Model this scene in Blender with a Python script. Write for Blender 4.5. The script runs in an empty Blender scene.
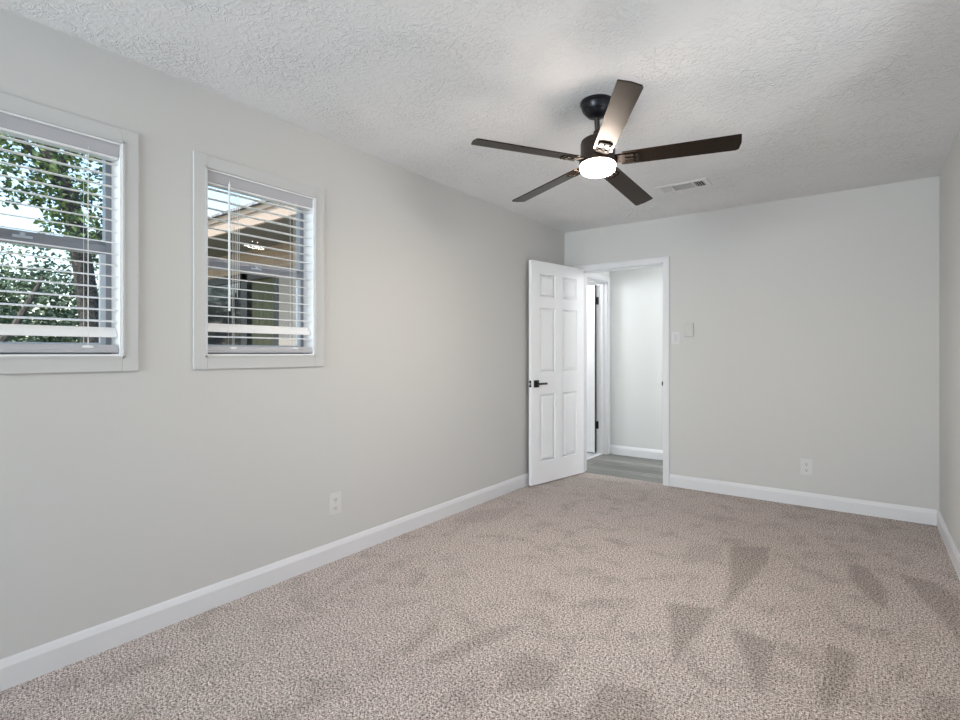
import bpy, bmesh, math, random
from mathutils import Vector, Matrix
R = math.radians
random.seed(7)
S = bpy.context.scene
COL = S.collection

# ------------------------------------------------------------------ camera
cd = bpy.data.cameras.new('camera'); cam = bpy.data.objects.new('camera', cd); COL.objects.link(cam)
cam.location = (0, 0, 1.2025); cam.rotation_euler = (R(90), 0, R(36.45))
cd.sensor_width = 36; cd.lens = 521.6 / 960 * 36; cd.shift_y = -6.6 / 960
cd.clip_start = .02; cd.clip_end = 300
S.camera = cam
S.view_settings.view_transform = 'Standard'; S.view_settings.look = 'None'
S.view_settings.exposure = 0.85; S.view_settings.gamma = 1; S.view_settings.use_curve_mapping = False

# ------------------------------------------------------------------ world, sun, lights
W = bpy.data.worlds.new('sky'); S.world = W; W.use_nodes = True
nt = W.node_tree; bg = nt.nodes['Background']
sky = nt.nodes.new('ShaderNodeTexSky'); sky.sky_type = 'NISHITA'; sky.sun_disc = False
sky.sun_elevation = R(48); sky.sun_rotation = R(175); sky.air_density = 1.2; sky.dust_density = 1.6
nt.links.new(sky.outputs[0], bg.inputs[0]); bg.inputs[1].default_value = .27

def light(name, typ, loc, energy, color=(1, 1, 1), rot=(0, 0, 0), **k):
    d = bpy.data.lights.new(name, typ); o = bpy.data.objects.new(name, d); COL.objects.link(o)
    o.location = loc; o.rotation_euler = rot; d.energy = energy; d.color = color
    for a, v in k.items(): setattr(d, a, v)
    return o
sun = light('sun', 'SUN', (0, -5, 8), 4.6, (1, .93, .84), angle=R(.6))
sun.rotation_euler = Vector((-.05, .58, -.9)).to_track_quat('-Z', 'Y').to_euler()
# added fill light behind the camera, shining in through the rear window
light('rear_fill', 'AREA', (-1.35, -3.37, 1.45), 41, (.86, .93, 1.0), (R(100), 0, 0),
      spread=R(95), shape='RECTANGLE', size=1.9, size_y=1.3)
# added fill light from the right, beyond the right edge of the frame
light('side_fill', 'AREA', (.60, 2.27, 1.45), 9.5, (.93, .97, 1.0), (R(88), 0, R(90)), shape='RECTANGLE', size=.9, size_y=1.2)
# hall ceiling light (out of view round the doorway)
light('hall_light', 'POINT', (-.45, 5.4, 2.12), 31, (.96, .985, 1.0), shadow_soft_size=.14)
light('side_room_light', 'POINT', (-3.3, 5.5, 2.1), 24, (.96, .985, 1.0), shadow_soft_size=.14)

# ------------------------------------------------------------------ materials
def mat(name, color, rough=.6, metal=0., spec=.5, coat=0.):
    m = bpy.data.materials.new(name); m.use_nodes = True
    b = m.node_tree.nodes['Principled BSDF']
    b.inputs['Base Color'].default_value = (*color, 1); b.inputs['Roughness'].default_value = rough
    b.inputs['Metallic'].default_value = metal; b.inputs['Specular IOR Level'].default_value = spec
    if coat: b.inputs['Coat Weight'].default_value = coat; b.inputs['Coat Roughness'].default_value = .2
    return m
def N(m, typ, **k):
    n = m.node_tree.nodes.new(typ)
    for a, v in k.items(): setattr(n, a, v)
    return n
def L(m, a, b): m.node_tree.links.new(a, b)
def bsdf(m): return m.node_tree.nodes['Principled BSDF']
def bump(m, height, strength=.2, dist=.002):
    bn = N(m, 'ShaderNodeBump'); bn.inputs['Strength'].default_value = strength; bn.inputs['Distance'].default_value = dist
    L(m, height, bn.inputs['Height']); L(m, bn.outputs[0], bsdf(m).inputs['Normal'])
def noise(m, scale, detail=3, vec=None, rough=.5, dist=0):
    n = N(m, 'ShaderNodeTexNoise'); n.inputs['Scale'].default_value = scale; n.inputs['Detail'].default_value = detail
    n.inputs['Roughness'].default_value = rough; n.inputs['Distortion'].default_value = dist
    if vec is None:
        g = N(m, 'ShaderNodeNewGeometry'); vec = g.outputs['Position']
    L(m, vec, n.inputs['Vector']); return n
def ramp(m, src, stops):
    r = N(m, 'ShaderNodeValToRGB'); e = r.color_ramp.elements
    e[0].position, e[0].color = stops[0][0], (*stops[0][1], 1)
    e[1].position, e[1].color = stops[-1][0], (*stops[-1][1], 1)
    for p, c in stops[1:-1]:
        q = e.new(p); q.color = (*c, 1)
    L(m, src, r.inputs[0]); return r
def g3(v): return (v, v, v)

M_wall = mat('greige wall paint', (.61, .605, .592), .75, spec=.3)
bump(M_wall, noise(M_wall, 60, 3).outputs[0], .12, .002)
M_hallwall = mat('hall wall paint', (.66, .67, .66), .75, spec=.3)
M_ceil = mat('textured ceiling paint', (.82, .82, .825), .85, spec=.2)
_a = noise(M_ceil, 30, 4, rough=.6, dist=1.3); _b = noise(M_ceil, 3.2, 2)
_ra = ramp(M_ceil, _a.outputs[0], [(.42, g3(0)), (.66, g3(1))])
_rb = ramp(M_ceil, _b.outputs[0], [(.38, g3(.28)), (.62, g3(1))])
_mx = N(M_ceil, 'ShaderNodeMath', operation='MULTIPLY'); L(M_ceil, _ra.outputs[0], _mx.inputs[0]); L(M_ceil, _rb.outputs[0], _mx.inputs[1])
bump(M_ceil, _mx.outputs[0], .75, .008)
M_trim = mat('white trim paint', (.74, .74, .76), .4)
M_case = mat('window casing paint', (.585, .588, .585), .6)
M_door = mat('white door paint', (.90, .90, .92), .38)
M_blind = mat('white blind slat', (.90, .90, .91), .45)
M_val = mat('shaded blind rail', (.46, .46, .49), .5)  # white valance and bottom rail greyed in colour for their dim room-side lighting
M_cord = mat('blind cord', (.8, .8, .78), .8)
M_clear = mat('clear plastic', (.78, .8, .8), .15)
M_alu = mat('grey window frame', (.30, .31, .34), .45, metal=.3)
M_alul = mat('pale sash frame', (.60, .65, .72), .4, metal=.2)
M_black = mat('matte black hardware', (.012, .012, .013), .42, metal=.3)
M_plastic = mat('white plate plastic', (.67, .67, .66), .4)
M_plastic2 = mat('light grey switch plastic', (.60, .60, .64), .35)
M_beigepl = mat('painted control plastic', (.57, .568, .55), .6)
M_slot = mat('dark slot', (.05, .05, .05), .7)
M_screw = mat('steel screw', (.6, .6, .6), .3, metal=1)
M_canopy = mat('black fan canopy metal', (.018, .018, .022), .32, metal=.6)
M_bronze = mat('dark bronze fan metal', (.030, .020, .015), .45, metal=.3)
M_blade = mat('espresso wood blade', (.030, .019, .014), .35, spec=.40)
bsdf(M_blade).inputs['Specular Tint'].default_value = (1, .74, .52, 1)  # lamp's warmth put into the blade highlights as a tint
_t = N(M_blade, 'ShaderNodeTexCoord'); _mp = N(M_blade, 'ShaderNodeMapping'); _mp.inputs['Scale'].default_value = (3, 60, 60)
L(M_blade, _t.outputs['Object'], _mp.inputs[0])
_n = noise(M_blade, 1.6, 4, _mp.outputs[0]); _r = ramp(M_blade, _n.outputs[0], [(.3, (.004, .003, .0025)), (.7, (.010, .0065, .005))])
L(M_blade, _r.outputs[0], bsdf(M_blade).inputs['Base Color'])
M_iron = mat('dark blade bracket', (.008, .006, .005), .8, spec=.08)
M_lamp = mat('glowing frosted diffuser', (.9, .88, .84), .4)
bsdf(M_lamp).inputs['Emission Color'].default_value = (1, .88, .765, 1); bsdf(M_lamp).inputs['Emission Strength'].default_value = 142
M_ventdark = mat('duct darkness', (.012, .012, .012), .9)
M_ventw = mat('vent enamel', (.80, .80, .80), .6)
M_glass = bpy.data.materials.new('window glass'); M_glass.use_nodes = True
_k = M_glass.node_tree; _k.nodes.clear()
_o = _k.nodes.new('ShaderNodeOutputMaterial'); _x = _k.nodes.new('ShaderNodeMixShader'); _tr = _k.nodes.new('ShaderNodeBsdfTransparent')
_gl = _k.nodes.new('ShaderNodeBsdfGlossy'); _gl.inputs['Roughness'].default_value = .02; _fr = _k.nodes.new('ShaderNodeFresnel')
_tr.inputs[0].default_value = (.93, .95, .95, 1); _fr.inputs[0].default_value = 1.18
_k.links.new(_fr.outputs[0], _x.inputs[0]); _k.links.new(_tr.outputs[0], _x.inputs[1]); _k.links.new(_gl.outputs[0], _x.inputs[2]); _k.links.new(_x.outputs[0], _o.inputs[0])

# carpet: speckled pile; 'nap' vertex attribute = where the vacuum laid the pile the other way
M_carpet = mat('beige cut pile carpet', (.4, .35, .32), .95, spec=.1)
_g = noise(M_carpet, 225, 2.0, rough=.8); _g2 = noise(M_carpet, 112, 2, rough=.7)
_ad = N(M_carpet, 'ShaderNodeMath', operation='ADD'); L(M_carpet, _g.outputs[0], _ad.inputs[0]); L(M_carpet, _g2.outputs[0], _ad.inputs[1])
_hf = N(M_carpet, 'ShaderNodeMath', operation='MULTIPLY'); L(M_carpet, _ad.outputs[0], _hf.inputs[0]); _hf.inputs[1].default_value = .5
_rc = ramp(M_carpet, _hf.outputs[0], [(.40, (.07, .057, .051)), (.495, (.46, .39, .36)), (.59, (.92, .83, .79))])
_at = N(M_carpet, 'ShaderNodeAttribute', attribute_name='nap')
_bl = noise(M_carpet, 5.5, 4, rough=.6, dist=.6); _rbl = ramp(M_carpet, _bl.outputs[0], [(.50, g3(0)), (.68, g3(.75))])
_m2 = N(M_carpet, 'ShaderNodeMath', operation='MAXIMUM'); L(M_carpet, _at.outputs['Fac'], _m2.inputs[0]); L(M_carpet, _rbl.outputs[0], _m2.inputs[1])
_mc = N(M_carpet, 'ShaderNodeMix', data_type='RGBA', blend_type='MULTIPLY'); L(M_carpet, _m2.outputs[0], _mc.inputs[0])
L(M_carpet, _rc.outputs[0], _mc.inputs[6]); _mc.inputs[7].default_value = (.73, .72, .71, 1)
L(M_carpet, _mc.outputs[2], bsdf(M_carpet).inputs['Base Color'])
bump(M_carpet, _hf.outputs[0], .7, .008)

# vinyl planks (running along x)
M_plank = mat('grey wood-look plank', (.25, .25, .24), .4)
_g = N(M_plank, 'ShaderNodeNewGeometry'); _br = N(M_plank, 'ShaderNodeTexBrick'); L(M_plank, _g.outputs['Position'], _br.inputs['Vector'])
for k_, v_ in (('Scale', 1.0), ('Mortar Size', .0025), ('Brick Width', 1.2), ('Row Height', .15), ('Bias', 0)): _br.inputs[k_].default_value = v_
_br.inputs['Color1'].default_value = (.27, .26, .24, 1); _br.inputs['Color2'].default_value = (.12, .118, .11, 1); _br.inputs['Mortar'].default_value = (.08, .08, .08, 1)
_mp = N(M_plank, 'ShaderNodeMapping'); _mp.inputs['Scale'].default_value = (2.5, 34, 1); L(M_plank, _g.outputs['Position'], _mp.inputs[0])
_n = noise(M_plank, 1.5, 5, _mp.outputs[0], .6); _r = ramp(M_plank, _n.outputs[0], [(.3, g3(.5)), (.7, g3(1.35))])
_mc = N(M_plank, 'ShaderNodeMix', data_type='RGBA', blend_type='MULTIPLY'); _mc.inputs[0].default_value = 1
L(M_plank, _br.outputs[0], _mc.inputs[6]); L(M_plank, _r.outputs[0], _mc.inputs[7]); L(M_plank, _mc.outputs[2], bsdf(M_plank).inputs['Base Color'])
M_palefloor = mat('pale tile floor', (.5, .52, .54), .4)

# outside
M_fascia = mat('peach fascia paint', (.31, .245, .205), .7)
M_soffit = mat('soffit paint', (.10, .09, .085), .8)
M_siding = mat('tan siding', (.22, .20, .185), .8)
M_header = mat('salmon brick', (.45, .30, .22), .85)
_g = N(M_header, 'ShaderNodeTexCoord'); _mp = N(M_header, 'ShaderNodeMapping'); _mp.inputs['Rotation'].default_value = (R(90), 0, 0)
L(M_header, _g.outputs['Object'], _mp.inputs[0]); _br = N(M_header, 'ShaderNodeTexBrick'); L(M_header, _mp.outputs[0], _br.inputs['Vector'])
for k_, v_ in (('Scale', 1.0), ('Mortar Size', .006), ('Brick Width', .2), ('Row Height', .075)): _br.inputs[k_].default_value = v_
_br.inputs['Color1'].default_value = (.33, .235, .19, 1); _br.inputs['Color2'].default_value = (.26, .185, .15, 1); _br.inputs['Mortar'].default_value = (.3, .27, .24, 1)
L(M_header, _br.outputs[0], bsdf(M_header).inputs['Base Color'])
M_shingle = mat('grey shingles', (.16, .16, .17), .9)
_vn = noise(M_shingle, 22, 2); _r = ramp(M_shingle, _vn.outputs[0], [(.35, (.07, .07, .08)), (.65, (.28, .28, .3))]); L(M_shingle, _r.outputs[0], bsdf(M_shingle).inputs['Base Color'])
M_darkframe = mat('dark patio frame', (.02, .02, .022), .5)
M_darkglass = mat('dark patio glass', (.015, .016, .02), .06, spec=.6)
M_screen = mat('insect screen', (.035, .035, .045), .7)
M_olive = mat('olive curtain', (.16, .17, .11), .8)
M_grass = mat('lawn', (.10, .15, .05), .95)
_n = noise(M_grass, 9, 4); _r = ramp(M_grass, _n.outputs[0], [(.35, (.06, .09, .03)), (.65, (.22, .26, .10))]); L(M_grass, _r.outputs[0], bsdf(M_grass).inputs['Base Color'])
M_bark = mat('dark bark', (.05, .045, .04), .95)
_n = noise(M_bark, 30, 4); _r = ramp(M_bark, _n.outputs[0], [(.35, (.02, .018, .018)), (.65, (.08, .07, .065))]); L(M_bark, _r.outputs[0], bsdf(M_bark).inputs['Base Color'])
def leafmat(name, c1, c2):
    m = mat(name, c1, .7, spec=.12); n = noise(m, 6, 2); r = ramp(m, n.outputs[0], [(.35, c1), (.65, c2)]); L(m, r.outputs[0], bsdf(m).inputs['Base Color'])
    return m
M_leafA = leafmat('oak leaf', (.045, .09, .055), (.20, .26, .10))
M_leafB = leafmat('shrub leaf', (.07, .13, .06), (.30, .36, .16))
M_leafC = leafmat('blue green leaf', (.05, .09, .07), (.20, .25, .17))
M_leafD = leafmat('dark hedge leaf', (.035, .06, .035), (.13, .17, .09))
M_fence = mat('weathered fence board', (.33, .27, .23), .85)
M_farhouse = mat('pale blue siding', (.55, .62, .70), .8)

# ------------------------------------------------------------------ mesh helpers
class MB:
    def __init__(s): s.bm = bmesh.new()
    def box(s, x0, x1, y0, y1, z0, z1, bev=0):
        b = bmesh.new(); bmesh.ops.create_cube(b, size=1)
        for v in b.verts: v.co = Vector(((x0 + x1) / 2 + v.co.x * (x1 - x0), (y0 + y1) / 2 + v.co.y * (y1 - y0), (z0 + z1) / 2 + v.co.z * (z1 - z0)))
        if bev: bmesh.ops.bevel(b, geom=b.edges[:], offset=bev, segments=2, affect='EDGES', profile=.5)
        s.add(b); return s
    def add(s, b, mx=None):
        if mx is not None: b.transform(mx)
        t = bpy.data.meshes.new('t'); b.to_mesh(t); b.free(); s.bm.from_mesh(t); bpy.data.meshes.remove(t)
    def lathe(s, prof, seg=40, mx=None):
        b = bmesh.new(); rings = []
        for r, z in prof:
            if r < 1e-6: rings.append([b.verts.new((0, 0, z))])
            else: rings.append([b.verts.new((r * math.cos(2 * math.pi * i / seg), r * math.sin(2 * math.pi * i / seg), z)) for i in range(seg)])
        for A, B in zip(rings, rings[1:]):
            for i in range(seg):
                j = (i + 1) % seg
                if len(A) == 1 and len(B) == 1: continue
                if len(A) == 1: b.faces.new((A[0], B[i], B[j]))
                elif len(B) == 1: b.faces.new((A[i], A[j], B[0]))
                else: b.faces.new((A[i], A[j], B[j], B[i]))
        for rr in (rings[0], rings[-1]):
            if len(rr) > 1: b.faces.new(rr)
        bmesh.ops.recalc_face_normals(b, faces=b.faces[:]); s.add(b, mx); return s
    def tube(s, pts, rad, seg=10):
        b = bmesh.new(); rings = []; pts = [Vector(p) for p in pts]
        if not isinstance(rad, (list, tuple)): rad = [rad] * len(pts)
        for i, p in enumerate(pts):
            d = (pts[min(i + 1, len(pts) - 1)] - pts[max(i - 1, 0)]).normalized()
            u = d.orthogonal().normalized() if i == 0 else (u - d * u.dot(d)).normalized()
            v = d.cross(u)
            rings.append([b.verts.new(p + (u * math.cos(2 * math.pi * k / seg) + v * math.sin(2 * math.pi * k / seg)) * rad[i]) for k in range(seg)])
        for A, B in zip(rings, rings[1:]):
            for k in range(seg): b.faces.new((A[k], A[(k + 1) % seg], B[(k + 1) % seg], B[k]))
        b.faces.new(rings[0]); b.faces.new(rings[-1])
        bmesh.ops.recalc_face_normals(b, faces=b.faces[:]); s.add(b); return s
    def prism(s, poly, axis, a, c, bev=0):
        """extrude a 2-D polygon along an axis from a to c"""
        b = bmesh.new()
        def P(u, v, w): return {'x': (w, u, v), 'y': (u, w, v), 'z': (u, v, w)}[axis]
        A = [b.verts.new(P(u, v, a)) for u, v in poly]; B = [b.verts.new(P(u, v, c)) for u, v in poly]
        b.faces.new(A); b.faces.new(B); n = len(poly)
        for i in range(n): b.faces.new((A[i], A[(i + 1) % n], B[(i + 1) % n], B[i]))
        bmesh.ops.recalc_face_normals(b, faces=b.faces[:])
        if bev: bmesh.ops.bevel(b, geom=b.edges[:], offset=bev, segments=2, affect='EDGES', profile=.5)
        s.add(b); return s
    def build(s, name, m, parent=None, smooth=False):
        me = bpy.data.meshes.new(name); s.bm.to_mesh(me); s.bm.free(); me.materials.append(m)
        if smooth:
            for p in me.polygons: p.use_smooth = True
            me.set_sharp_from_angle(angle=R(35))
        o = bpy.data.objects.new(name, me); COL.objects.link(o)
        if parent: o.parent = parent
        return o
def empty(name, loc=(0, 0, 0), rot=(0, 0, 0)):
    o = bpy.data.objects.new(name, None); COL.objects.link(o); o.location = loc; o.rotation_euler = rot; o.empty_display_size = .1
    return o
def tag(o, label, cat, group=None):
    o['label'] = label; o['category'] = cat
    if group: o['group'] = group
    return o
def struct(o, label=None, cat=None):
    o['kind'] = 'structure'
    if label: o['label'] = label
    if cat: o['category'] = cat
    return o

# ------------------------------------------------------------------ room dimensions
XL, XR, YB, YR, H = -2.488, .416, 4.833, -3.2, 2.44
T = .125
HY = 6.0            # far wall of the hall
DX0, DX1, DZ = -2.312, -1.488, 2.04   # bedroom doorway
def wall_with_holes(mb, axis, p0, p1, a0, a1, z0, z1, holes):
    """axis 'x': wall is a slab p0..p1 in x running a0..a1 in y"""
    def bx(u0, u1, w0, w1):
        if u1 - u0 < 1e-4 or w1 - w0 < 1e-4: return
        if axis == 'x': mb.box(p0, p1, u0, u1, w0, w1)
        else: mb.box(u0, u1, p0, p1, w0, w1)
    cur = a0
    for h0, h1, hz0, hz1 in sorted(holes):
        bx(cur, h0, z0, z1); bx(h0, h1, z0, hz0); bx(h0, h1, hz1, z1); cur = h1
    bx(cur, a1, z0, z1)

# windows in the left wall: (y0, y1) of the opening
WZ0, WZ1 = 1.193, 2.072
WIN = [(.262, .858), (1.205, 1.799)]
mb = MB(); wall_with_holes(mb, 'x', XL - T, XL, YR - T, YB + T, 0, H, [(a, b, WZ0, WZ1) for a, b in WIN])
struct(mb.build('wall_left', M_wall), 'pale greige left wall with two windows', 'wall')
mb = MB(); wall_with_holes(mb, 'y', YB, YB + T, XL, XR + T, 0, H, [(DX0, DX1, 0, DZ)])
struct(mb.build('wall_back', M_wall), 'greige far wall with the open doorway', 'wall')
SW = (1.9, 2.65, .85, 2.08)
mb = MB(); wall_with_holes(mb, 'x', XR, XR + T, YR - T, YB, 0, H, [SW])
struct(mb.build('wall_right', M_wall), 'greige right wall at the edge of view', 'wall')
RW = (-2.3, -.4, .8, 2.1)
mb = MB(); wall_with_holes(mb, 'y', YR - T, YR, XL, XR, 0, H, [RW]); struct(mb.build('wall_rear', M_wall), 'wall behind the camera with an added window', 'wall')
struct(MB().box(XL - T, XR + T, YR - T, YB + T, H, H + .12).build('ceiling', M_ceil), 'white textured bedroom ceiling', 'ceiling')

# hall and side room beyond the doorway
SX = -4.3
M_h = M_hallwall
mb = MB(); wall_with_holes(mb, 'x', XL - T, XL, YB + T, HY + T, 0, H, [(5.10, 5.93, 0, 2.055)])
struct(mb.build('wall_hall_left', M_h), 'white end wall of the hall with a doorway', 'wall')
struct(MB().box(XL, 1.7, HY, HY + T, 0, H).build('wall_hall_far', M_h), 'bright white hall wall seen through the doorway', 'wall')
struct(MB().box(1.7, 1.8, YB + T, HY, 0, H).build('wall_hall_right', M_h), 'right end wall of the hall', 'wall')
struct(MB().box(XR + T, 1.7, YB, YB + T, 0, H).build('wall_hall_near', M_h), 'near wall of the hall', 'wall')
struct(MB().box(XL - T, 1.8, YB + T, HY + T, H, H + .12).build('ceiling_hall', M_h), 'hall ceiling', 'ceiling')
mb = MB(); mb.box(SX - .1, SX, 4.6, 7.3, 0, H); mb.box(SX, XL - T, 4.6, 4.7, 0, H); mb.box(SX, XL - T, 7.2, 7.3, 0, H); mb.box(XL - T, XL - T + .1, HY + T, 7.3, 0, H)
struct(mb.build('wall_side_room', M_h), 'white walls of the room off the hall', 'wall')
struct(MB().box(SX, XL - T, 4.6, 7.3, H, H + .12).build('ceiling_side_room', M_h), 'ceiling of the room off the hall', 'ceiling')

# ------------------------------------------------------------------ carpet
MARKS = [(1, [(-0.679, 3.547), (-0.476, 3.676), (-0.451, 3.405), (-0.49, 3.005), (-0.536, 2.62), (-0.569, 2.947)]), (1, [(-0.768, 2.557), (-0.578, 2.635), (-0.579, 2.027)]), (0.5, [(-0.551, 2.692), (-0.531, 2.682), (-0.565, 2.552), (-0.588, 2.581)]), (1, [(-0.478, 2.497), (-0.295, 2.475), (-0.288, 2.057), (-0.311, 2.066), (-0.39, 2.281)]), (1, [(-0.128, 2.598), (-0.027, 2.566), (-0.044, 2.305), (-0.103, 2.092), (-0.136, 2.169)]), (1, [(-0.084, 3.658), (0.008, 3.656), (0.089, 3.361), (0.082, 3.099), (0.03, 3.146), (-0.065, 3.393)]), (0.9, [(0.14, 3.654), (0.302, 3.619), (0.379, 3.442), (0.321, 2.911), (0.274, 3.161), (0.217, 3.361)]), (0.8, [(-0.781, 1.796), (-0.619, 1.86), (-0.494, 1.652), (-0.739, 1.471)]), (0.8, [(-1.118, 1.785), (-0.941, 1.807), (-0.906, 1.647), (-1.058, 1.522)]), (0.7, [(-1.212, 1.976), (-1.216, 1.901), (-1.32, 1.527), (-1.396, 1.496), (-1.322, 1.863)]), (0.7, [(-1.572, 1.819), (-1.494, 1.716), (-1.462, 1.48), (-1.517, 1.508)]), (0.6, [(-0.919, 2.445), (-0.897, 2.285), (-0.874, 2.094), (-0.937, 2.233)]), (0.7, [(0.172, 2.443), (0.27, 2.449), (0.242, 2.196), (0.128, 2.165)]), (0.45, [(-0.885, 3.416), (-0.723, 3.536), (-0.671, 3.279), (-0.847, 3.06)]), (0.5, [(-2.411, 3.136), (-2.188, 3.493), (-2.121, 3.114), (-2.312, 2.836)]), (0.5, [(-1.536, 1.586), (-1.492, 1.377), (-1.481, 1.223), (-1.55, 1.484)]), (0.5, [(-2.272, 2.096), (-2.188, 1.68), (-2.178, 1.553), (-2.301, 1.901)])]
def in_poly(x, y, P):
    c = False; j = len(P) - 1
    for i in range(len(P)):
        xi, yi = P[i]; xj, yj = P[j]
        if (yi > y) != (yj > y) and x < (xj - xi) * (y - yi) / (yj - yi) + xi: c = not c
        j = i
    return c
def carpet():
    st = .02; x0, x1, y0, y1 = XL, XR, YR, YB + .005
    nx = int((x1 - x0) / st) + 1; ny = int((y1 - y0) / st) + 1
    vs = []; nap = []
    for j in range(ny + 1):
        for i in range(nx + 1):
            x = x0 + (x1 - x0) * i / nx; y = y0 + (y1 - y0) * j / ny
            vs.append((x, y, 0)); v = 0
            for w, P in MARKS:
                n = sum(in_poly(x + dx, y + dy, P) for dx, dy in ((0, 0), (.013, 0), (-.013, 0), (0, .013), (0, -.013)))
                if n: v = max(v, w * n / 5)
            nap.append(v)
    fs = [(j * (nx + 1) + i, j * (nx + 1) + i + 1, (j + 1) * (nx + 1) + i + 1, (j + 1) * (nx + 1) + i) for j in range(ny) for i in range(nx)]
    k = len(vs)                                    # slab sides and the tongue in the doorway
    vs += [(x0, y0, -.1), (x1, y0, -.1), (x1, y1, -.1), (x0, y1, -.1)]; nap += [0] * 4
    fs.append((k + 3, k + 2, k + 1, k))
    k = len(vs); ty = YB + .045
    vs += [(DX0, y1, 0), (DX1, y1, 0), (DX1, ty, 0), (DX0, ty, 0), (DX1, ty + .008, -.012), (DX0, ty + .008, -.012)]; nap += [0] * 6
    fs += [(k, k + 1, k + 2, k + 3), (k + 3, k + 2, k + 4, k + 5)]
    me = bpy.data.meshes.new('floor'); me.from_pydata(vs, [], fs); me.materials.append(M_carpet)
    a = me.attributes.new('nap', 'FLOAT', 'POINT'); a.data.foreach_set('value', nap)
    o = bpy.data.objects.new('floor', me); COL.objects.link(o); return o
struct(carpet(), 'beige speckled cut-pile carpet with vacuum marks', 'carpet floor')
struct(MB().box(XL - .07, 1.7, YB + .03, HY, -.1, -.008).build('floor_hall', M_plank), 'grey wood-look plank floor of the hall', 'floor')
struct(MB().box(SX, XL - .07, 4.6, 7.3, -.1, -.008).build('floor_side_room', M_palefloor), 'pale floor of the room off the hall', 'floor')
struct(MB().prism([(XL - .085, -.008), (XL - .08, .003), (XL - .06, .003), (XL - .055, -.008)], 'y', 5.10, 5.93).build('trim_threshold', M_trim), 'white threshold strip under the hall door', 'trim')

# ------------------------------------------------------------------ baseboards
BH, BT = .108, .015
def prof(sign, base): return [(base, 0), (base + sign * BT, 0), (base + sign * BT, BH - .028), (base + sign * BT * .55, BH - .008), (base + sign * BT * .3, BH), (base, BH)]
struct(MB().prism(prof(1, XL), 'y', YR, YB).build('baseboard_left', M_trim), 'white baseboard along the left wall', 'baseboard')
def bb_y(name, base, sign, x0, x1, label, z=0):
    P = [(y, zz + z) for y, zz in prof(sign, base)]
    struct(MB().prism(P, 'x', x0, x1).build(name, M_trim), label, 'baseboard')
bb_y('baseboard_back', YB, -1, DX1 + .062, XR - .012, 'white baseboard right of the doorway')
bb_y('baseboard_corner', YB, -1, XL + .015, DX0 - .062, 'short white baseboard behind the open door')
bb_y('baseboard_rear', YR, 1, XL + .015, XR - .012, 'white baseboard behind the camera')
bb_y('baseboard_hall', HY, -1, XL, 1.7, 'white baseboard on the hall wall', -.008)
struct(MB().prism(prof(-1, XR), 'y', YR, YB).build('baseboard_right', M_trim), 'white baseboard along the right wall', 'baseboard')

# ------------------------------------------------------------------ door casings
def casing_x(name, x0, x1, zt, y, s, w=.06, z0=0., label=''):
    """casing round an opening x0..x1 on a wall face at y, sticking out towards s"""
    mb = MB(); t = .017
    def strip(poly_x0, poly_x1, za, zb): mb.box(poly_x0, poly_x1, min(y, y + s * t), max(y, y + s * t), za, zb, .003)
    strip(x0 - w, x0 - .004, z0, zt + w); strip(x1 + .004, x1 + w, z0, zt + w); strip(x0 - .004, x1 + .004, zt + .004, zt + w)
    for a, b, c, d in ((x0 - w + .006, x0 - w + .02, z0, zt + w - .006), (x1 + w - .02, x1 + w - .006, z0, zt + w - .006), (x0 - w + .02, x1 + w - .02, zt + w - .02, zt + w - .006)):
        mb.box(a, b, min(y, y + s * (t + .004)), max(y, y + s * (t + .004)), c, d, .002)
    return struct(mb.build(name, M_trim), label, 'trim')
casing_x('trim_1', DX0, DX1, 2.025, YB, -1, label='white casing around the bedroom doorway')
casing_x('trim_2', DX0, DX1, 2.025, YB + T, 1, label='white casing on the hall side of the doorway')
# jamb lining + stops + strike plate
mb = MB()
mb.box(DX0, DX0 + .012, YB - .002, YB + T + .002, 0, DZ); mb.box(DX1 - .001, DX1 + .012, YB - .002, YB + T + .002, 0, DZ); mb.box(DX0, DX1, YB - .002, YB + T + .002, DZ - .014, DZ)
mb.box(DX0 + .012, DX0 + .022, YB + .045, YB + .08, 0, DZ - .014); mb.box(DX1 - .011, DX1 - .001, YB + .045, YB + .08, 0, DZ - .014); mb.box(DX0 + .022, DX1 - .011, YB + .045, YB + .08, DZ - .026, DZ - .014)
jamb = struct(mb.build('trim_3', M_trim), 'white jamb lining of the bedroom doorway', 'trim')
mb = MB(); mb.box(DX1 - .0035, DX1 - .001, YB - .004, YB + .03, .90, .955, .001); mb.box(DX1 - .006, DX1 + .002, YB - .0215, YB - .002, .912, .943, .001)
mb.build('strike_plate', M_black, jamb)

# hall left doorway casing + jamb + open door with black hinges
mb = MB(); x = XL; y0, y1, zt = 5.10, 5.93, 2.055
mb.box(x, x + .016, y1 + .002, y1 + .066, -.008, zt + .06, .003); mb.box(x, x + .016, y0 - .066, y0 - .002, -.008, zt + .06, .003); mb.box(x, x + .016, y0 - .002, y1 + .002, zt, zt + .06, .003)
mb.box(x - T, x + .002, y1 - .012, y1, -.008, zt); mb.box(x - T, x + .002, y0, y0 + .012, -.008, zt); mb.box(x - T, x + .002, y0, y1, zt - .012, zt)
mb.box(x - .119, x - .045, y1 - .024, y1 - .012, -.008, zt - .012); mb.box(x - .085, x - .045, y0 + .012, y0 + .024, -.008, zt - .012); mb.box(x - .085, x - .045, y0 + .024, y1 - .024, zt - .024, zt - .012)
struct(mb.build('trim_4', M_trim), 'white casing of the doorway at the left end of the hall', 'trim')

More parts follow.
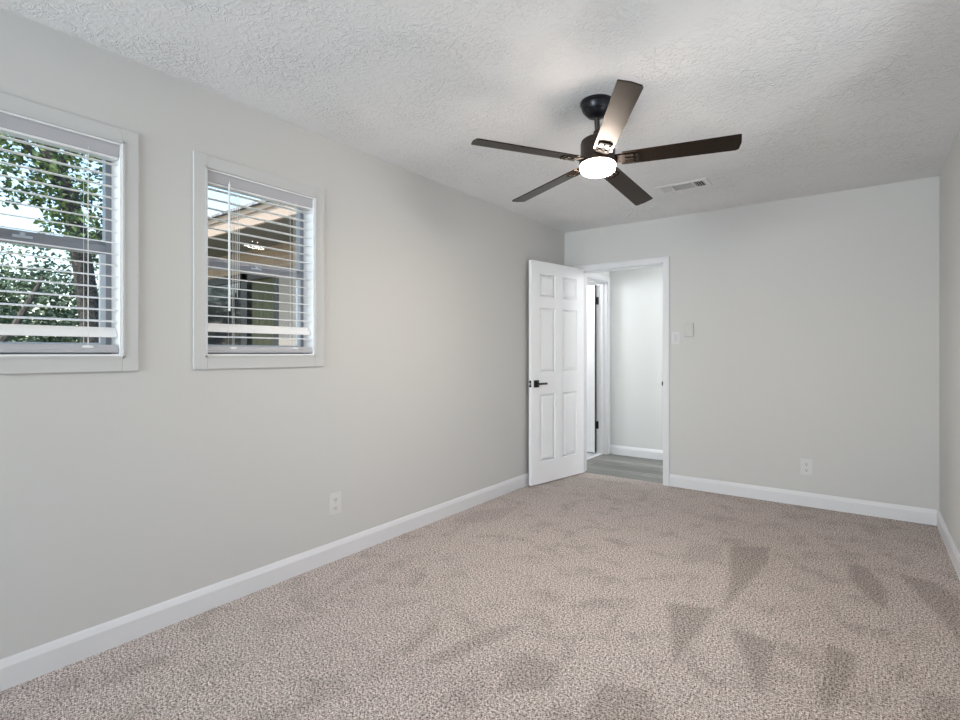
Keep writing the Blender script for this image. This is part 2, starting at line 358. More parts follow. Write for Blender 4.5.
def panel_door(name, W_, H_, th, parent):
    """six-panel slab in local x 0..W_, y 0..th, z 0..H_; raised panels pressed into both faces"""
    st, mull = .112 * W_ / .762, .11 * W_ / .762
    pw = (W_ - 2 * st - mull) / 2
    rows = [(.195, .817), (1.018, 1.612), (1.712, 1.922)]
    mb = MB(); rec = .010
    mb.box(.002, W_ - .002, rec, th - rec, .002, H_ - .002)
    xs = [0, st, st + pw, st + pw + mull, st + 2 * pw + mull, W_]
    for i in (0, 2, 4): mb.box(xs[i], xs[i + 1], 0, th, 0, H_)
    zz = [0] + [v for r in rows for v in r] + [H_]
    for k in range(0, len(zz), 2):
        for i in (1, 3): mb.box(xs[i], xs[i + 1], 0, th, zz[k], zz[k + 1])
    for i in (1, 3):
        for a, b in rows:
            x0, x1 = xs[i], xs[i + 1]
            for f, s in ((0, 1), (th, -1)):
                bm = bmesh.new()
                # frame bevel down, flat, raised field
                levels = [(0, 0), (.008, rec), (.018, rec), (.040, .002)]
                loops = []
                for d, dep in levels:
                    yy = f + s * dep
                    loops.append([bm.verts.new(c) for c in ((x0 + d, yy, a + d), (x1 - d, yy, a + d), (x1 - d, yy, b - d), (x0 + d, yy, b - d))])
                for A, B in zip(loops, loops[1:]):
                    for q in range(4): bm.faces.new((A[q], A[(q + 1) % 4], B[(q + 1) % 4], B[q]))
                bm.faces.new(loops[-1])
                bmesh.ops.recalc_face_normals(bm, faces=bm.faces[:])
                bm.normal_update()
                if bm.faces[-1].normal.y * s > 0: bmesh.ops.reverse_faces(bm, faces=bm.faces[:])
                mb.add(bm)
    return mb.build(name, M_door, parent)
def lever(parent, x, z, face, s, direction):
    """square rosette + lever at local x,z on face y=face sticking out along s"""
    mb = MB(); h = .0325
    mb.box(x - h, x + h, min(face, face + s * .008), max(face, face + s * .008), z - h, z + h, .002)
    mb.lathe([(.011, 0), (.011, .034)], 20, Matrix.Translation((x, face + s * .006, z)) @ Matrix.Rotation(R(-90 * s), 4, 'X'))
    xa, xb = (x - .011, x + .108) if direction > 0 else (x - .108, x + .011)
    ya, yb = sorted((face + s * .034, face + s * .046)); mb.box(xa, xb, ya, yb, z - .009, z + .009, .003)
    return mb.build('door_handle', M_black, parent)
# bedroom door: hinge at (-2.268, 4.812), swung about 100 degrees into the room
d1 = empty('door_1', (-2.262, YB - .018, .012), (0, 0, R(-100.9)))
W1 = .780; TH = .035
# local x from hinge to free edge, local y (0..th) -> world: keep the room face at y=th
slab = panel_door('door_slab', W1, 2.033, TH, d1)
slab.location = (.004, -TH, 0)
hs = lever(d1, W1 - .056, .915, 0, 1, -1); hs['label'] = 'black lever handle on the room side'
hb = MB(); h = .0325; xx = W1 - .056
hb.box(xx - h, xx + h, -TH - .008, -TH, .915 - h, .915 + h, .002)
hb.lathe([(.011, 0), (.011, .018)], 20, Matrix.Translation((xx, -TH - .006, .915)) @ Matrix.Rotation(R(90), 4, 'X'))
hb.box(xx - .108, xx + .011, -TH - .031, -TH - .022, .906, .924, .003); hb.build('door_handle', M_black, d1)
lb = MB(); lb.box(W1 + .0035, W1 + .0055, -TH + .005, -.005, .885, .945, .0008); lb.build('latch_plate', M_black, d1)
lb = MB(); lb.box(W1 + .004, W1 + .014, -TH + .011, -.011, .905, .925, .002); lb.build('latch_bolt', M_screw, d1)
struct(d1, 'open white six-panel door with black lever handle', 'door')
# hall door: hinged on the far jamb, open 90 degrees into the side room
d2 = empty('door_2', (XL - T - .006, 5.912, .006), (0, 0, R(180)))
s2 = panel_door('door_slab', .79, 2.02, TH, d2); s2.location = (.003, 0, 0)
for z in (.335, 1.83):
    hm = MB(); hm.lathe([(.0075, -.048), (.0075, .048)], 14, Matrix.Translation((-.002, .028, z))); hm.box(-.038, .012, .016, .0185, z - .045, z + .045, .0008)
    hm.build('hinge', M_black, d2, True)
mb = MB(); mb.box(-.0055, .0025, .004, .036, .0, 2.02); mb.build('gap_shade', M_slot, d2)  # dark strip colouring in the shaded gap beside the hinges
struct(d2, 'white door with black hinges standing open off the hall', 'door')

# ------------------------------------------------------------------ windows + blinds
def window(n, y0, y1, label):
    w = empty('window_%d' % n, (XL - .09, (y0 + y1) / 2, WZ0))
    inv = Matrix.Translation(-Vector(w.location))
    def fin(mb, name, m, par=w):
        o = mb.build(name, m, par)
        if par is w: o.data.transform(inv)
        return o
    # casing on the room side (flat boards with a thin back-band)
    c = .061; t = .012; mb = MB(); x = XL
    mb.box(x, x + t, y0 - c, y0, WZ0 - c - .004, WZ1 + c, .002); mb.box(x, x + t, y1, y1 + c, WZ0 - c - .004, WZ1 + c, .002)
    mb.box(x, x + t, y0, y1, WZ1, WZ1 + c, .002); mb.box(x, x + t, y0, y1, WZ0 - c - .004, WZ0, .002)
    mb.box(x, x + t + .004, y0 - .008, y0 - .001, WZ0 - .008, WZ1 + .008); mb.box(x, x + t + .004, y1 + .001, y1 + .008, WZ0 - .008, WZ1 + .008)
    mb.box(x, x + t + .004, y0 - .008, y1 + .008, WZ1 + .001, WZ1 + .008); mb.box(x, x + t + .004, y0 - .008, y1 + .008, WZ0 - .008, WZ0 - .001)
    fin(mb, 'window_casing', M_case)
    # reveal lining
    mb = MB(); r = .006
    mb.box(x - T, x + .004, y0, y0 + r, WZ0, WZ1); mb.box(x - T, x + .004, y1 - r, y1, WZ0, WZ1); mb.box(x - T, x + .004, y0 + r, y1 - r, WZ1 - r, WZ1); mb.box(x - T, x + .004, y0 + r, y1 - r, WZ0, WZ0 + r)
    fin(mb, 'reveal', M_blind)
    # frame: outer dark frame, meeting rail, sashes
    mb = MB(); xf0, xf1 = x - .122, x - .086; a, b = y0 + r, y1 - r; z0, z1 = WZ0 + r, WZ1 - r; f = .022
    mb.box(xf0, xf1, a, a + f, z0, z1, .001); mb.box(xf0, xf1, b - f, b, z0, z1, .001); mb.box(xf0, xf1, a + f, b - f, z1 - f, z1, .001); mb.box(xf0, xf1, a + f, b - f, z0, z0 + f, .001)
    fin(mb, 'window_frame', M_alu)
    zm = 1.638
    mb = MB(); mb.box(x - .112, x - .086, a + f, b - f, zm - .020, zm + .020, .002); mb.box(x - .120, x - .105, a + f, b - f, zm + .020, zm + .034, .002)
    fin(mb, 'meeting_rail', M_alu)
    mb = MB(); s = .020
    mb.box(x - .100, x - .082, a + f, a + f + s, z0 + f, zm - .02, .001); mb.box(x - .100, x - .082, b - f - s, b - f, z0 + f, zm - .02, .001); mb.box(x - .100, x - .082, a + f + s, b - f - s, z0 + f, z0 + f + .025, .001)
    fin(mb, 'lower_sash', M_alul)
    mb = MB(); mb.box(x - .093, x - .090, a + f, b - f, z0 + f, zm - .01); fin(mb, 'window_pane', M_glass)
    mb = MB(); mb.box(x - .115, x - .112, a + f, b - f, zm + .01, z1 - f); fin(mb, 'window_pane', M_glass)
    mb = MB(); ym = (a + b) / 2; mb.box(x - .087, x - .076, ym - .03, ym + .03, zm + .002, zm + .012, .002); mb.lathe([(.008, 0), (.008, .012)], 14, Matrix.Translation((x - .080, ym, zm + .01)))
    fin(mb, 'sash_lock', M_alul)
    return struct(w, label, 'window')
window(1, *WIN[0], 'window with white blinds looking onto a leafy tree')
window(2, *WIN[1], 'window with white blinds looking onto a peach eave')

slat_me = {}
def blind(y0, y1, tilt, band, single, label, wand):
    r = .006; a, b = y0 + r + .003, y1 - r - .003; xc = XL - .026
    root = empty('venetian_blind', (xc, (a + b) / 2, WZ1 - r)); hw = (b - a) / 2; yc = (a + b) / 2; zt = WZ1 - r
    def fin(mb, name, m, par=root, smooth=False):
        o = mb.build(name, m, par, smooth); o.data.transform(Matrix.Translation(-Vector(root.location))); return o
    mb = MB(); mb.box(xc - .026, xc + .020, a, b, zt - .060, zt, .002); fin(mb, 'headrail', M_blind)
    mb = MB(); mb.box(xc + .021, xc + .027, a - .001, b + .001, zt - .052, zt, .002); mb.box(xc + .020, xc + .030, a - .001, b + .001, zt - .006, zt - .0005, .001)
    fin(mb, 'valance', M_val)
    # slat mesh: crowned strip 50 mm wide
    n = 6; P = []
    for i in range(n + 1):
        u = -.0245 + .049 * i / n; P.append((u, .0022 * (1 - (2 * i / n - 1) ** 2)))
    poly = P + [(u, v - .0028) for u, v in reversed(P)]
    mb = MB(); mb.prism(poly, 'y', -hw + .001, hw - .001)
    first = mb.build('slat', M_blind, root, True)
    def place(o, z, ang): o.location = (0, 0, z - zt); o.rotation_euler = (0, ang, 0)
    zs = []; z = zt - .078
    while z > band + .040: zs.append(z); z -= .0465
    place(first, zs[0], R(tilt))
    for z in zs[1:]:
        o = first.copy(); COL.objects.link(o); o.parent = root; place(o, z, R(tilt))
    o = first.copy(); COL.objects.link(o); o.parent = root; place(o, band, R(56)); o['label'] = 'slat flipped nearly upright, showing its full face'
    if single:
        o = first.copy(); COL.objects.link(o); o.parent = root; place(o, single, R(tilt))
    zb0, zb1 = 1.205, 1.238
    mb = MB(); mb.prism([(xc - .025, zb0 + .003), (xc - .022, zb0), (xc + .022, zb0), (xc + .025, zb0 + .003), (xc + .025, zb0 + .014), (xc + .018, zb1), (xc - .018, zb1), (xc - .025, zb0 + .014)], 'y', a, b)
    rail = fin(mb, 'bottom_rail', M_val)
    lad = (a + .125, b - .105)
    for y in lad:
        mb = MB()
        for dx in (-.0265, .0265): mb.tube([(xc + dx, y, zb1), (xc + dx, y, zt - .04)], .0009, 6)
        mb.tube([(xc, y + .006, zb1), (xc, y + .006, zt - .04)], .0009, 6)
        for z in zs: mb.tube([(xc - .0265, y, z + .006), (xc + .0265, y, z - .012)], .0006, 5)
        fin(mb, 'ladder_cord', M_cord)
        mb = MB(); mb.lathe([(0, -.003), (.009, -.003), (.012, 0), (.009, .004), (0, .005)], 20, Matrix.Translation((xc + .024, y, zb0 + .024)) @ Matrix.Rotation(R(90), 4, 'Y') @ Matrix.Diagonal((.62, 1.7, 1, 1)))
        k = fin(mb, 'cord_button', M_clear, root, True)
    if wand:
        mb = MB(); wy = a + wand; mb.tube([(xc + .034, wy, zt - .045), (xc + .034, wy, 1.408)], .0055, 8); mb.tube([(xc + .034, wy, zt - .052), (xc + .034, wy, zt - .03), (xc + .022, wy, zt - .026)], .0022, 8)
        fin(mb, 'tilt_wand', M_clear, root, True)
        mb = MB()
        for q, zb in ((.035, 1.50), (.043, 1.47), (.052, 1.52)): mb.tube([(xc + .030, wy + q, zt - .05), (xc + .029, wy + q, zb)], .0011, 6)
        fin(mb, 'lift_cord', M_cord)
    return tag(root, label, 'window blind', 'venetian blinds in the two left-wall windows')
blind(*WIN[0], 9, 1.290, None, 'white slat blind in the window cut off by the left edge, without a wand', 0)
blind(*WIN[1], 6, 1.327, 1.284, 'open white slat blind with a hanging tilt wand, in the right-hand window', .098)

# added unseen rear window: frame and glass for the rear fill light
rw = empty('window_3', (RW[0], YR, RW[2]))
def rfin(mb, name, m): o = mb.build(name, m, rw); o.data.transform(Matrix.Translation(-Vector(rw.location))); return o
mb = MB(); c = .06
mb.box(RW[0] - c, RW[0], YR, YR + .012, RW[2] - c, RW[3] + c); mb.box(RW[1], RW[1] + c, YR, YR + .012, RW[2] - c, RW[3] + c); mb.box(RW[0], RW[1], YR, YR + .012, RW[3], RW[3] + c); mb.box(RW[0], RW[1], YR, YR + .012, RW[2] - c, RW[2])
rfin(mb, 'window_casing', M_case)
mb = MB(); f = .03; ya, yb = YR - .09, YR - .05
mb.box(RW[0], RW[0] + f, ya, yb, RW[2], RW[3]); mb.box(RW[1] - f, RW[1], ya, yb, RW[2], RW[3]); mb.box(RW[0] + f, RW[1] - f, ya, yb, RW[3] - f, RW[3]); mb.box(RW[0] + f, RW[1] - f, ya, yb, RW[2], RW[2] + f)
mb.box((RW[0] + RW[1]) / 2 - .02, (RW[0] + RW[1]) / 2 + .02, ya, yb, RW[2] + f, RW[3] - f); rfin(mb, 'window_frame', M_alul)
mb = MB(); mb.box(RW[0] + f, RW[1] - f, YR - .072, YR - .068, RW[2] + f, RW[3] - f); rfin(mb, 'window_pane', M_glass)
struct(rw, 'added window behind the camera for the fill light', 'window')

struct(MB().box(XL - T, XR + T, YR - T - .75, YR - T, H - .02, H + .1).build('added_sun_shade', M_soffit), 'added overhang keeping the sun out of the rear window', 'sun shade')  # added out of view to block sun through the rear window
sw = empty('window_4', (XR, SW[0], SW[2]))  # added unseen window that the side fill light shines through
def sfin(mb, name, m): o = mb.build(name, m, sw); o.data.transform(Matrix.Translation(-Vector(sw.location))); return o
mb = MB(); c = .06; xa, xb = XR - .012, XR
mb.box(xa, xb, SW[0] - c, SW[0], SW[2] - c, SW[3] + c); mb.box(xa, xb, SW[1], SW[1] + c, SW[2] - c, SW[3] + c); mb.box(xa, xb, SW[0], SW[1], SW[3], SW[3] + c); mb.box(xa, xb, SW[0], SW[1], SW[2] - c, SW[2]); sfin(mb, 'window_casing', M_case)
mb = MB(); f = .03; xa, xb = XR + .05, XR + .09
mb.box(xa, xb, SW[0], SW[0] + f, SW[2], SW[3]); mb.box(xa, xb, SW[1] - f, SW[1], SW[2], SW[3]); mb.box(xa, xb, SW[0] + f, SW[1] - f, SW[3] - f, SW[3]); mb.box(xa, xb, SW[0] + f, SW[1] - f, SW[2], SW[2] + f); mb.box(xa, xb, SW[0] + f, SW[1] - f, 1.45, 1.49); sfin(mb, 'window_frame', M_alul)
mb = MB(); mb.box(XR + .068, XR + .072, SW[0] + f, SW[1] - f, SW[2] + f, SW[3] - f); sfin(mb, 'window_pane', M_glass)
struct(sw, 'added side window for the fill light, out of view', 'window')
# ------------------------------------------------------------------ ceiling fan
FC = Vector((-1.0596, 2.4097, 2.147))
up = Vector((-.0429, .0886, 1)).normalized()
q = up.to_track_quat('Z', 'X').to_matrix()
# keep local x pointing (projected) along world x
zx = up; xx_ = Vector((1, 0, 0)); xx_ = (xx_ - zx * xx_.dot(zx)).normalized(); yy_ = zx.cross(xx_)
MR = Matrix((xx_, yy_, zx)).transposed()
fan = empty('ceiling_fan', FC); fan.rotation_euler = MR.to_euler()
tag(fan, 'dark five-blade ceiling fan with a glowing drum light, hanging from the ceiling', 'ceiling fan')
top = MR.inverted() @ (Vector((FC.x - .003, FC.y - .004, H)) - FC)
invR = MR.inverted().to_4x4()
mb = MB(); mb.lathe([(0, 0), (.079, 0), (.080, -.006), (.080, -.014), (.075, -.018), (.073, -.034), (.066, -.048), (.062, -.050), (.058, -.058), (.044, -.072), (.030, -.079), (.016, -.081), (0, -.081)], 48)
o = mb.build('canopy', M_canopy, fan, True); o.data.transform(Matrix.Translation(top) @ invR)
mb = MB(); mb.tube([(0, 0, .150), top + MR.inverted() @ Vector((0, 0, -.078))], .0125, 20); mb.build('downrod', M_bronze, fan, True)
mb = MB(); mb.lathe([(0, .155), (.019, .155), (.021, .150), (.021, .137), (.026, .130), (.040, .121), (.070, .109), (.080, .101), (.083, .090), (.083, .025), (.086, .018), (.086, .008), (0, .008)], 48)
mb.build('motor_housing', M_bronze, fan, True)
mb = MB(); mb.lathe([(0, .008), (.088, .008), (.090, .004), (.090, -.018), (.087, -.021), (0, -.021)], 48); lk = mb.build('light_kit', M_bronze, fan, True)
mb = MB(); mb.lathe([(0, -.0205), (.083, -.0205), (.085, -.024), (.085, -.040), (.081, -.048), (.072, -.0515), (.04, -.0535), (0, -.054)], 48); mb.build('light_diffuser', M_lamp, fan, True)
# blade: local x outwards
def blade_mesh():
    bm = bmesh.new(); r0, r1 = .120, .629; n = 14; top_, bot = [], []
    prof2 = []
    for i in range(n + 1):
        t = i / n; r = r0 + (r1 - r0) * t; w = .045 + .0065 * t
        prof2.append((r, w))
    pts = [(r, -w) for r, w in prof2] + [(r1 + .005, -.049), (r1 + .010, 0), (r1 + .003, .044)] + [(r - (.010 if r == r1 else 0), w) for r, w in reversed(prof2)] + [(r0 - .008, .03), (r0 - .010, 0), (r0 - .008, -.03)]
    b = MB(); b.prism([(x, y) for x, y in pts], 'z', -.003, .003, .0012); return b
iron_pieces = []
def iron_mesh():
    """blade iron seen under the blade: arm, three prongs and a crescent"""
    b = MB(); z0, z1 = -.0085, -.003
    b.box(.080, .126, -.030, .030, -.004, .006, .003)               # arm out of the hub
    for y in (-.026, 0, .026): b.prism([(.120, y - .006), (.176, y - .0045), (.180, y), (.176, y + .0045), (.120, y + .006)], 'z', z0, z1)
    b.prism([(.112, -.034), (.132, -.036), (.132, .036), (.112, .034)], 'z', z0, z1, .001)
    arc = [(.184 - .010 * math.cos(a_) * 0 + .012 * math.cos(a_), .034 * math.sin(a_)) for a_ in [R(-90 + 180 * i / 10) for i in range(11)]]
    inner = [(x - .010 - .006 * (1 - abs(y) / .034), y * .86) for x, y in reversed(arc)]
    b.prism(arc + inner, 'z', z0, z1)
    return b
def screws():
    b = MB()
    for y in (-.026, 0, .026): b.lathe([(0, -.003), (.0042, -.003), (.0042, 0), (0, 0)], 12, Matrix.Translation((.168, y, -.0085)))
    return b
PH, PITCH = 16.58, 13
bp = None
for k in range(5):
    rot = Matrix.Rotation(R(PH - 72 * k), 4, 'Z') @ Matrix.Rotation(R(-PITCH), 4, 'X')
    if k == 0:
        bl_ = blade_mesh().build('fan_blade', M_blade, fan, False); ir = iron_mesh().build('blade_iron', M_iron, bl_, False); sc = screws().build('screw', M_bronze, bl_, True)
        bp = bl_
    else:
        bl_ = bp.copy(); COL.objects.link(bl_); bl_.parent = fan
        for c_ in (ir, sc): cc = c_.copy(); COL.objects.link(cc); cc.parent = bl_
    bl_.rotation_euler = rot.to_euler()

# ------------------------------------------------------------------ ceiling vent
v = empty('air_vent', (-1.083, 3.998, H)); tag(v, 'white three-way louvred air vent in the ceiling', 'air vent')
mb = MB(); w2, h2, iw, ih = .182, .096, .150, .062
for a, b, c, d in ((-w2, -iw, -h2, h2), (iw, w2, -h2, h2), (-iw, iw, -h2, -ih), (-iw, iw, ih, h2)): mb.box(a, b, c, d, -.006, 0, .001)
for x in (-.078, .078): mb.box(x - .006, x + .006, -ih, ih, -.006, -.001)
mb.build('frame', M_ventw, v)
MB().box(-iw, iw, -ih, ih, -.0012, -.0004).build('backing', M_ventdark, v)
for i in range(9):
    y = -ih + .007 + i * .0137; m_ = MB(); m_.prism([(y + .008, -.0015), (y, -.0075), (y + .0015, -.0085), (y + .0095, -.0015)], 'x', -.072, .072); m_.build('louvre', M_ventw, v)
for sx in (-1, 1):
    for i in range(4):
        x = sx * (.090 + i * .0165); m_ = MB(); m_.prism([(x, -.0015), (x + sx * .010, -.010), (x + sx * .0112, -.0095), (x + sx * .0012, -.001)], 'y', -ih, ih); m_.build('louvre', M_ventw, v)

# ------------------------------------------------------------------ electrical plates
def plate_root(name, loc, rz, label, cat, group=None):
    return tag(empty(name, loc, (0, 0, R(rz))), label, cat, group)
# local: y = 0 is the wall, -y sticks out
def outlet(loc, rz, label):
    o = plate_root('power_outlet', loc, rz, label, 'power outlet', 'wall power outlets')
    MB().box(-.041, .041, -.006, 0, -.064, .064, .0025).build('cover_plate', M_plastic, o)
    for z in (.0245, -.0245):
        m_ = MB(); m_.prism([(.0175 * math.cos(t), z + .0145 * math.sin(t)) for t in [R(22.5 + i * 45) for i in range(8)]], 'y', -.0085, -.005, .0008); rc = m_.build('receptacle', M_plastic, o)
        m_ = MB(); m_.box(-.008, -.0055, -.0088, -.008, z - .004, z + .008); m_.box(.0055, .008, -.0088, -.008, z - .003, z + .007); m_.box(-.003, .003, -.0088, -.008, z - .011, z - .006); m_.build('slot', M_slot, rc)
    MB().lathe([(0, 0), (.003, 0), (.003, .001), (0, .001)], 12, Matrix.Translation((0, -.006, 0)) @ Matrix.Rotation(R(90), 4, 'X')).build('screw', M_screw, o)
outlet((XL, 1.945, .328), 90, 'white power outlet low on the left wall below the windows')
outlet((-.372, YB, .308), 0, 'white power outlet low on the far wall right of the doorway')
s = plate_root('light_switch', (-1.374, YB, 1.342), 0, 'white rocker light switch beside the door casing', 'light switch')
MB().box(-.036, .036, -.006, 0, -.058, .058, .0025).build('cover_plate', M_plastic, s)
MB().prism([(-.006, -.033), (-.0105, -.033), (-.0065, .033), (-.006, .033)], 'x', -.0165, .0165).build('rocker', M_plastic2, s)
s = plate_root('fan_control', (-1.256, YB, 1.412), 0, 'wall-coloured control box to the right of the light switch', 'wall control')
MB().box(-.036, .036, -.020, 0, -.062, .062, .004).build('housing', M_beigepl, s)
MB().box(-.020, .020, -.0225, -.019, -.004, .044, .001).build('cover_panel', M_beigepl, s)
MB().box(-.012, .012, -.0235, -.019, -.036, -.028, .001).build('slider', M_plastic2, s)

# ------------------------------------------------------------------ outside: lawn, house wing, trees
M_bounce = mat('pale bounce slab', (.76, .74, .71), .9)
struct(MB().box(-4.6, XL - T, -3, 3.0, -.33, -.27).build('ground_bounce', M_bounce), 'pale bounce slab added unseen to light the windows from below', 'bounce slab')  # added sunlit slab, unseen; bounces light up onto reveals and headrails
struct(MB().box(-40, XL - T, -25, 40, -.5, -.32).build('ground', M_grass), 'lawn outside the windows', 'lawn')
# wing of the house at right angles to the window wall
wing = empty('house_wing', (-5, 3.0, -.32)); tag(wing, 'peach-trimmed house wing with eave and dark patio door, outside the right-hand window', 'house wing')
def wf(mb, name, m, par=wing): o = mb.build(name, m, par); o.data.transform(Matrix.Translation(-Vector(wing.location))); return o
WY = 3.0; EX = -6.75
wf(MB().box(-4.72, XL - T, WY, WY + .1, -.32, 2.06), 'wall', M_siding); wf(MB().box(EX, -6.62, WY, WY + .1, -.32, 2.06), 'wall', M_siding)
wf(MB().box(EX, XL - T, WY - .02, WY + .1, 2.06, 2.30), 'brick_header', M_header)
wf(MB().box(EX, XL - T, 2.42, WY + .1, 2.285, 2.30), 'soffit', M_soffit)
mb = MB(); mb.box(EX, XL - T, 2.395, 2.42, 2.28, 2.43, .003); mb.box(EX, XL - T, 2.38, 2.395, 2.385, 2.43, .002); wf(mb, 'fascia', M_fascia)
mb = MB(); mb.prism([(2.35, 2.43), (2.35, 2.452), (4.6, 3.40), (4.6, 3.37)], 'x', EX, XL - T - .01); wf(mb, 'roof', M_shingle)
# patio door
pd = MB()
for a, b in ((-6.62, -6.54), (-5.42, -5.30), (-4.80, -4.72)): pd.box(a, b, WY - .005, WY + .06, -.3, 2.06)
pd.box(-6.62, -4.72, WY - .005, WY + .06, 1.98, 2.06); pd.box(-6.62, -4.72, WY - .005, WY + .06, -.32, -.2)
pdo = wf(pd, 'patio_door_frame', M_darkframe)
wf(MB().box(-6.56, -5.36, WY + .02, WY + .03, -.25, 2.0), 'dark_pane', M_darkglass)
# added olive folded sheet in place of the pane's green reflection
mb = MB(); n = 40; x0, x1 = -5.30, -4.80
bm = bmesh.new(); rowsv = []
for j in range(2):
    rowsv.append([bm.verts.new((x0 + (x1 - x0) * i / n, WY + .05 + .012 * math.sin(i * 1.1), -.25 + 2.25 * j)) for i in range(n + 1)])
for i in range(n): bm.faces.new((rowsv[0][i], rowsv[0][i + 1], rowsv[1][i + 1], rowsv[1][i]))
bmesh.ops.solidify(bm, geom=bm.faces[:], thickness=.004); mb.add(bm); wf(mb, 'stand_in_sheet', M_olive)
wf(MB().box(EX, XL - T, WY + .1, 4.6, -.32, 2.3), 'interior_block', M_siding)

def leaves(mb, c, rad, n, size=.07, rnd=random):
    """scattered small folded leaves inside an ellipsoid"""
    b = bmesh.new()
    for _ in range(n):
        while True:
            p = Vector((rnd.uniform(-1, 1), rnd.uniform(-1, 1), rnd.uniform(-1, 1)))
            if p.length < 1: break
        p = p.normalized() * (p.length ** .6)
        o = Vector(c) + Vector((p.x * rad[0], p.y * rad[1], p.z * rad[2])); s_ = size * rnd.uniform(.6, 1.3)
        u = Vector((rnd.gauss(0, 1), rnd.gauss(0, 1), rnd.gauss(0, .6))).normalized(); w_ = u.orthogonal().normalized(); w_.rotate(Matrix.Rotation(rnd.uniform(0, 6.28), 3, u)); nn = u.cross(w_) * .25 * s_
        A = b.verts.new(o); B = b.verts.new(o + u * s_ * .5 + w_ * s_ * .32 + nn); C_ = b.verts.new(o + u * s_); D = b.verts.new(o + u * s_ * .5 - w_ * s_ * .32 + nn)
        b.faces.new((A, B, C_)); b.faces.new((A, C_, D))
    mb.add(b)
def tree(name, pts, rads, branches, clusters, lm, label, cat, lsize=.08, off=(0, 0, 0)):
    sh = lambda p: (p[0] + off[0], p[1] + off[1], p[2] + (off[2] if p[2] > 0 else 0))
    pts = [sh(p) for p in pts]; branches = [([sh(p) for p in b], r) for b, r in branches]; clusters = [(sh(c), r, n) for c, r, n in clusters]
    t = empty(name, pts[0]); inv = Matrix.Translation(-Vector(pts[0]))
    mb = MB(); mb.tube(pts, rads, 10); o = mb.build('trunk', M_bark, t, True); o.data.transform(inv)
    for bp_, br_ in branches:
        mb = MB(); mb.tube(bp_, br_, 8); o = mb.build('branch', M_bark, t, True); o.data.transform(inv)
    mb = MB()
    for c, rad, n in clusters: leaves(mb, c, rad, n, lsize)
    o = mb.build('foliage', lm, t); o.data.transform(inv)
    return tag(t, label, cat)
# main leaning oak seen through the left window
rn = random.Random(3)
cl = []
for (y, z, ry, rz, n) in ((1.15, 3.55, .5, .45, 420), (1.75, 3.7, .5, .4, 420), (2.2, 3.55, .4, .45, 380), (1.9, 3.05, .32, .3, 330), (1.55, 3.15, .3, .28, 240), (2.25, 2.95, .28, .28, 240),
                          (1.35, 3.0, .3, .16, 120), (1.95, 2.6, .30, .2, 200), (2.25, 2.45, .26, .2, 120), (.8, 2.95, .22, .3, 130), (.9, 3.5, .5, .4, 300)):
    cl.append(((-7.0 + rn.uniform(-.5, .3), y, z), (.5, ry, rz), n))
tree('oak_tree', [(-6.9, 2.35, -.35), (-6.95, 2.22, 1.2), (-7.0, 2.12, 2.2), (-7.05, 2.0, 3.0), (-7.1, 1.7, 3.8), (-7.1, 1.35, 4.8)], [.14, .12, .11, .10, .08, .05],
     [([(-7.0, 2.12, 2.35), (-6.9, 2.4, 2.75), (-6.9, 2.55, 3.3), (-6.9, 2.45, 3.9)], [.05, .04, .03, .02]), ([(-7.05, 2.0, 3.0), (-6.9, 1.6, 3.45), (-6.8, 1.2, 3.8)], [.06, .04, .02]),
      ([(-7.05, 1.85, 3.3), (-7, 2.1, 3.8), (-7, 2.5, 4.4)], [.05, .035, .02]), ([(-6.95, 2.2, 1.6), (-6.8, 2.5, 2.1), (-6.8, 2.6, 2.6)], [.04, .03, .015])],
     cl, M_leafA, 'leafy oak tree with a leaning dark trunk, in the left window', 'tree', off=(-.95, .2, .12))
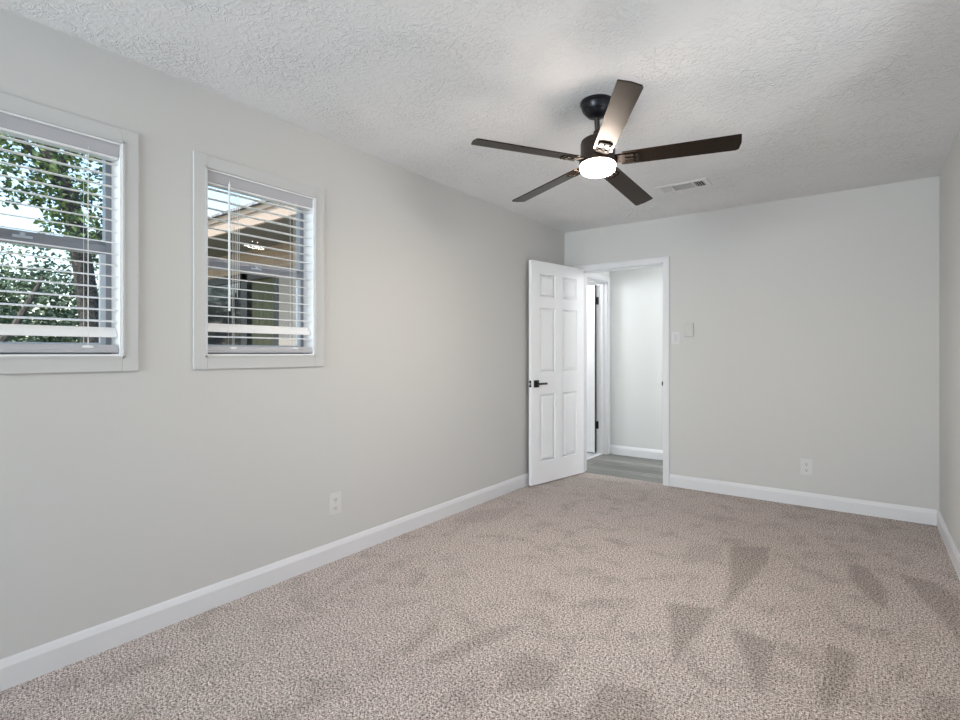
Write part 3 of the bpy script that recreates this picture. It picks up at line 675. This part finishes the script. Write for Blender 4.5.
# darker thicket under it
cl = [((-9.6 + .3 * math.sin(i * 2.1), y * 1.2, 1.15 + (z - 1.2) * 1.55), (.6, .6, .6), int(n * 1.7)) for i, (y, z, n) in enumerate(((1.3, 1.9, 500), (1.9, 2.1, 420), (2.4, 1.8, 500), (2.2, 1.3, 520), (1.6, 1.35, 520), (1.1, 1.2, 500), (2.9, 2.1, 420), (2.8, 1.4, 460), (.6, 1.1, 400), (3.4, 1.6, 420), (.8, 2.0, 300)))]
tree('hedge_tree', [(-8.2, 1.2, -.35), (-8.1, 1.5, .8), (-8.0, 1.0, 1.9), (-8.0, .6, 2.9)], [.11, .1, .08, .04],
     [([(-8.1, 1.5, .8), (-8.0, 2.0, 1.6), (-8.0, 2.3, 2.3)], [.07, .05, .02])], cl, M_leafC, 'blue-green bushy tree behind the oak, in the left window', 'tree', .085, off=(-1.5, 0, 0))
for i, (x, y, h_, r_, lb_) in enumerate(((-5.6, 1.05, 1.0, .42, 'rounded green shrub nearest the left window'), (-5.7, 2.0, 1.1, .42, 'taller green shrub right of the rounded shrub in the left window'),
                               (-8.6, 2.9, 1.2, .5, 'large shrub far back at the right of the left window'))):
    t = empty('garden_shrub', (x, y, -.32)); mb = MB(); leaves(mb, (0, 0, h_ * .55 + .2), (r_, r_, h_ * .55), int(900 * r_ * h_ * 2.2), .06); mb.build('foliage', M_leafB, t)
    for k in range(4):
        a_ = k * 1.57; MB().tube([(.03 * math.cos(a_), .03 * math.sin(a_), -.02), (r_ * .5 * math.cos(a_), r_ * .5 * math.sin(a_), h_ * .8)], [.015, .006], 6).build('stem', M_bark, t, True)
    tag(t, lb_, 'shrub', 'shrubs outside the left window')
# long clipped hedge behind everything
hg = empty('hedge', (-13.0, 2.5, -.32)); mb = MB()
for k in range(9): leaves(mb, (0, -3.2 + k * .9, 1.55 + .2 * math.sin(k * 2.3)), (.7, .75, 1.6), 1150, .16)
mb.build('foliage', M_leafD, hg)
for k in range(9): MB().tube([(0, -3.2 + k * .9, 0), (.05, -3.15 + k * .9, 1.3)], [.05, .02], 6).build('stem', M_bark, hg, True)
tag(hg, 'long dark green hedge behind the trees, low in the left window', 'hedge')
# neighbour's fence far behind
fn = empty('garden_fence', (-14.5, 3, -.32)); mb = MB()
for i in range(75): mb.box(-.01, .012, -6 + i * .16, -6 + i * .16 + .148, 0, 1.75 + .01 * (i % 3))
mb.build('board_panel', M_fence, fn)
for k in range(6): MB().box(-.09, -.012, -5.9 + k * 2.3, -5.81 + k * 2.3, 0, 1.7).build('post', M_fence, fn)
tag(fn, 'weathered board fence at the back of the garden', 'fence')
